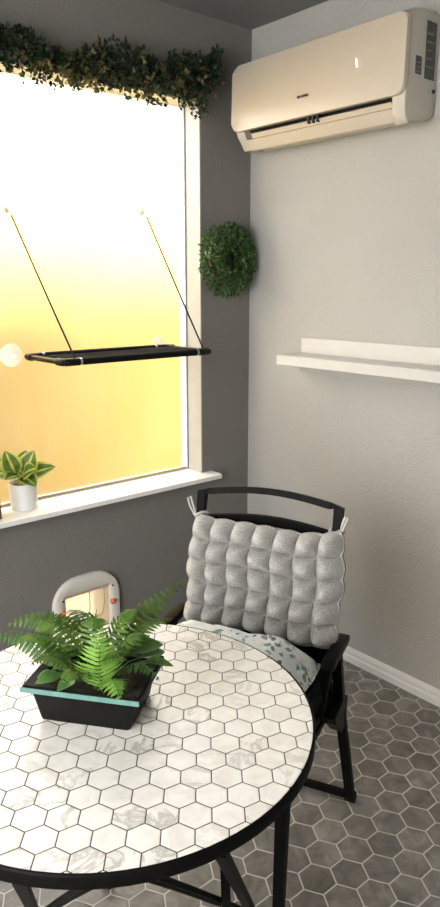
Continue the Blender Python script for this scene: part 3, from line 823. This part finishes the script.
m = MB(); m.tube([(.51, -.222, .425), (.51, .222, .425)], .010, square=True, ry=.012); m.build('seat_bar', M['metal'], ch)

# ================================================================ BACK CUSHION (button tufted)
ang = math.radians(12)
def back_pt(y, h, n):      # h: along the slope down from the top bar, n: off the slope, towards the sitter
    return Vector((math.sin(ang) * h + math.cos(ang) * n, y, .9 - math.cos(ang) * h + math.sin(ang) * n))
bc = thing('back_cushion', 'light grey button-tufted woven cushion tied to the chair back', 'cushion', ch.location, ch.rotation_euler[2])
NC, NR, K = 7, 5, 14
CW, H0, H1 = .219, .060, .366
m = MB()
def tuft(u, v):
    fu, fv = (u * NC) % 1.0, (v * NR) % 1.0
    s = abs(math.sin(PI * u * NC)) ** .6 * abs(math.sin(PI * v * NR)) ** .6
    return s
def surf(front):
    rows = []
    nu, nv = NC * K, NR * K
    for j in range(nv + 1):
        r = []
        for i in range(nu + 1):
            u, v = i / nu, j / nv
            u -= .82 * math.sin(2 * PI * u * NC) / (2 * PI * NC); v -= .82 * math.sin(2 * PI * v * NR) / (2 * PI * NR)
            eu, ev = min(u, 1 - u), min(v, 1 - v)
            env = min(1, (min(eu, .09) / .09)) ** .5 * min(1, (min(ev, .08) / .08)) ** .5
            y = -CW + 2 * CW * u; h = H0 + (H1 - H0) * v
            # outline swells at each tuft, corners rounded, top sags a little in the middle
            sw = .006 * abs(math.sin(PI * v * NR)) * (1 if u > .5 else -1) * (abs(2 * u - 1) ** 6)
            y += sw + .012
            h += -.005 * abs(math.sin(PI * u * NC)) * (abs(2 * v - 1) ** 6) * (1 if v < .5 else -1)
            h += .016 * math.sin(PI * u) * (1 - v) ** 2 + .004 * math.sin(u * 9 + 1)
            y += .004 * math.sin(v * 11 + u * 3)
            cu = abs(2 * u - 1); cv = abs(2 * v - 1)
            y -= (y) * .05 * max(0, cv - .7) / .3 * cu ** 4
            base = -.004 + .024 * env if front else .012 - .012 * env
            bump = (.054 if front else -.008) * tuft(u, v) * (.35 + .65 * env)
            nn = base + bump + .010 * (1 if front else .3) * math.sin(PI * u) * math.sin(PI * v)
            nn += .004 * mnoise.noise(Vector((u * 9, v * 9, 3 if front else 8)))
            r.append(back_pt(y, h, nn + .026))
        rows.append(r)
    return rows
A = surf(True); B_ = surf(False)
va = [[m.v(p) for p in r] for r in A]; nv, nu = len(A) - 1, len(A[0]) - 1
vb = [[(va[j][i] if (i in (0, nu) or j in (0, nv)) else m.v(B_[j][i])) for i in range(nu + 1)] for j in range(nv + 1)]
for j in range(nv):
    for i in range(nu):
        m.face([va[j][i], va[j][i + 1], va[j + 1][i + 1], va[j + 1][i]])
        m.face([vb[j][i], vb[j + 1][i], vb[j + 1][i + 1], vb[j][i + 1]])
m.build('padding', M['cushion'], bc, smooth=True, angle=180)
for y in (-1, 1):
    yy = y * PW; c = back_pt(yy, .060, 0)
    m = MB()
    ring_ = [c + Vector((.019 * math.cos(t * PI / 6), .019 * math.sin(t * PI / 6), .006 * math.sin(t * PI / 3))) for t in range(12)]
    m.tube(ring_, .0045, 6, closed=True)
    o_ = Vector((.012, y * .012, 0))
    lp = [c + o_ + Vector((.004, y * .004, .0)), c + o_ + Vector((.010, y * .012, .022)), c + o_ + Vector((.008, y * .020, .044)), c + o_ + Vector((.004, y * .012, .048)), c + o_ + Vector((.004, y * .005, .024)), c + o_]
    m.tube(lp, .0032, 6)
    m.tube([c + o_, c + o_ + Vector((.014, -y * .012, -.016)), c + o_ + Vector((.026, -y * .018, -.03))], .004, 6)
    m.build('tie', M['tie'], bc, smooth=True)

# ================================================================ SEAT CUSHION (floral)
sq = thing('seat_cushion', 'white floral seat cushion with blue-grey flowers on the chair seat', 'cushion', ch.location, ch.rotation_euler[2])
m = MB(); NU, NV = 44, 40
def seat(u, v, top):
    x = .168 + .332 * v; y = -.217 + .424 * u
    eu, ev = min(u, 1 - u), min(v, 1 - v)
    env = (min(eu, .2) / .2) ** .45 * (min(ev, .2) / .2) ** .45
    wob = mnoise.noise(Vector((u * 6, v * 6, 2))) * .006 + mnoise.noise(Vector((u * 14, v * 14, 7))) * .003
    z = .530 + (.090 * env + wob * env if top else -.060 * env)
    return Vector((x, y + .004 * math.sin(v * 9), z))
va = [[m.v(seat(i / NU, j / NV, True)) for i in range(NU + 1)] for j in range(NV + 1)]
vb = [[(va[j][i] if (i in (0, NU) or j in (0, NV)) else m.v(seat(i / NU, j / NV, False))) for i in range(NU + 1)] for j in range(NV + 1)]
for j in range(NV):
    for i in range(NU):
        m.face([va[j][i], va[j][i + 1], va[j + 1][i + 1], va[j + 1][i]]); m.face([vb[j][i], vb[j + 1][i], vb[j + 1][i + 1], vb[j][i + 1]])
m.build('padding', M['floral'], sq, smooth=True, angle=180)
m = MB()
m.tube([seat(i / 30, 0, True) for i in range(31)] + [seat(1, i / 30, True) for i in range(1, 31)] + [seat(1 - i / 30, 1, True) for i in range(1, 31)] + [seat(0, 1 - i / 30, True) for i in range(1, 30)], .004, 6, closed=True)
m.build('piping', M['floral'], sq, smooth=True)
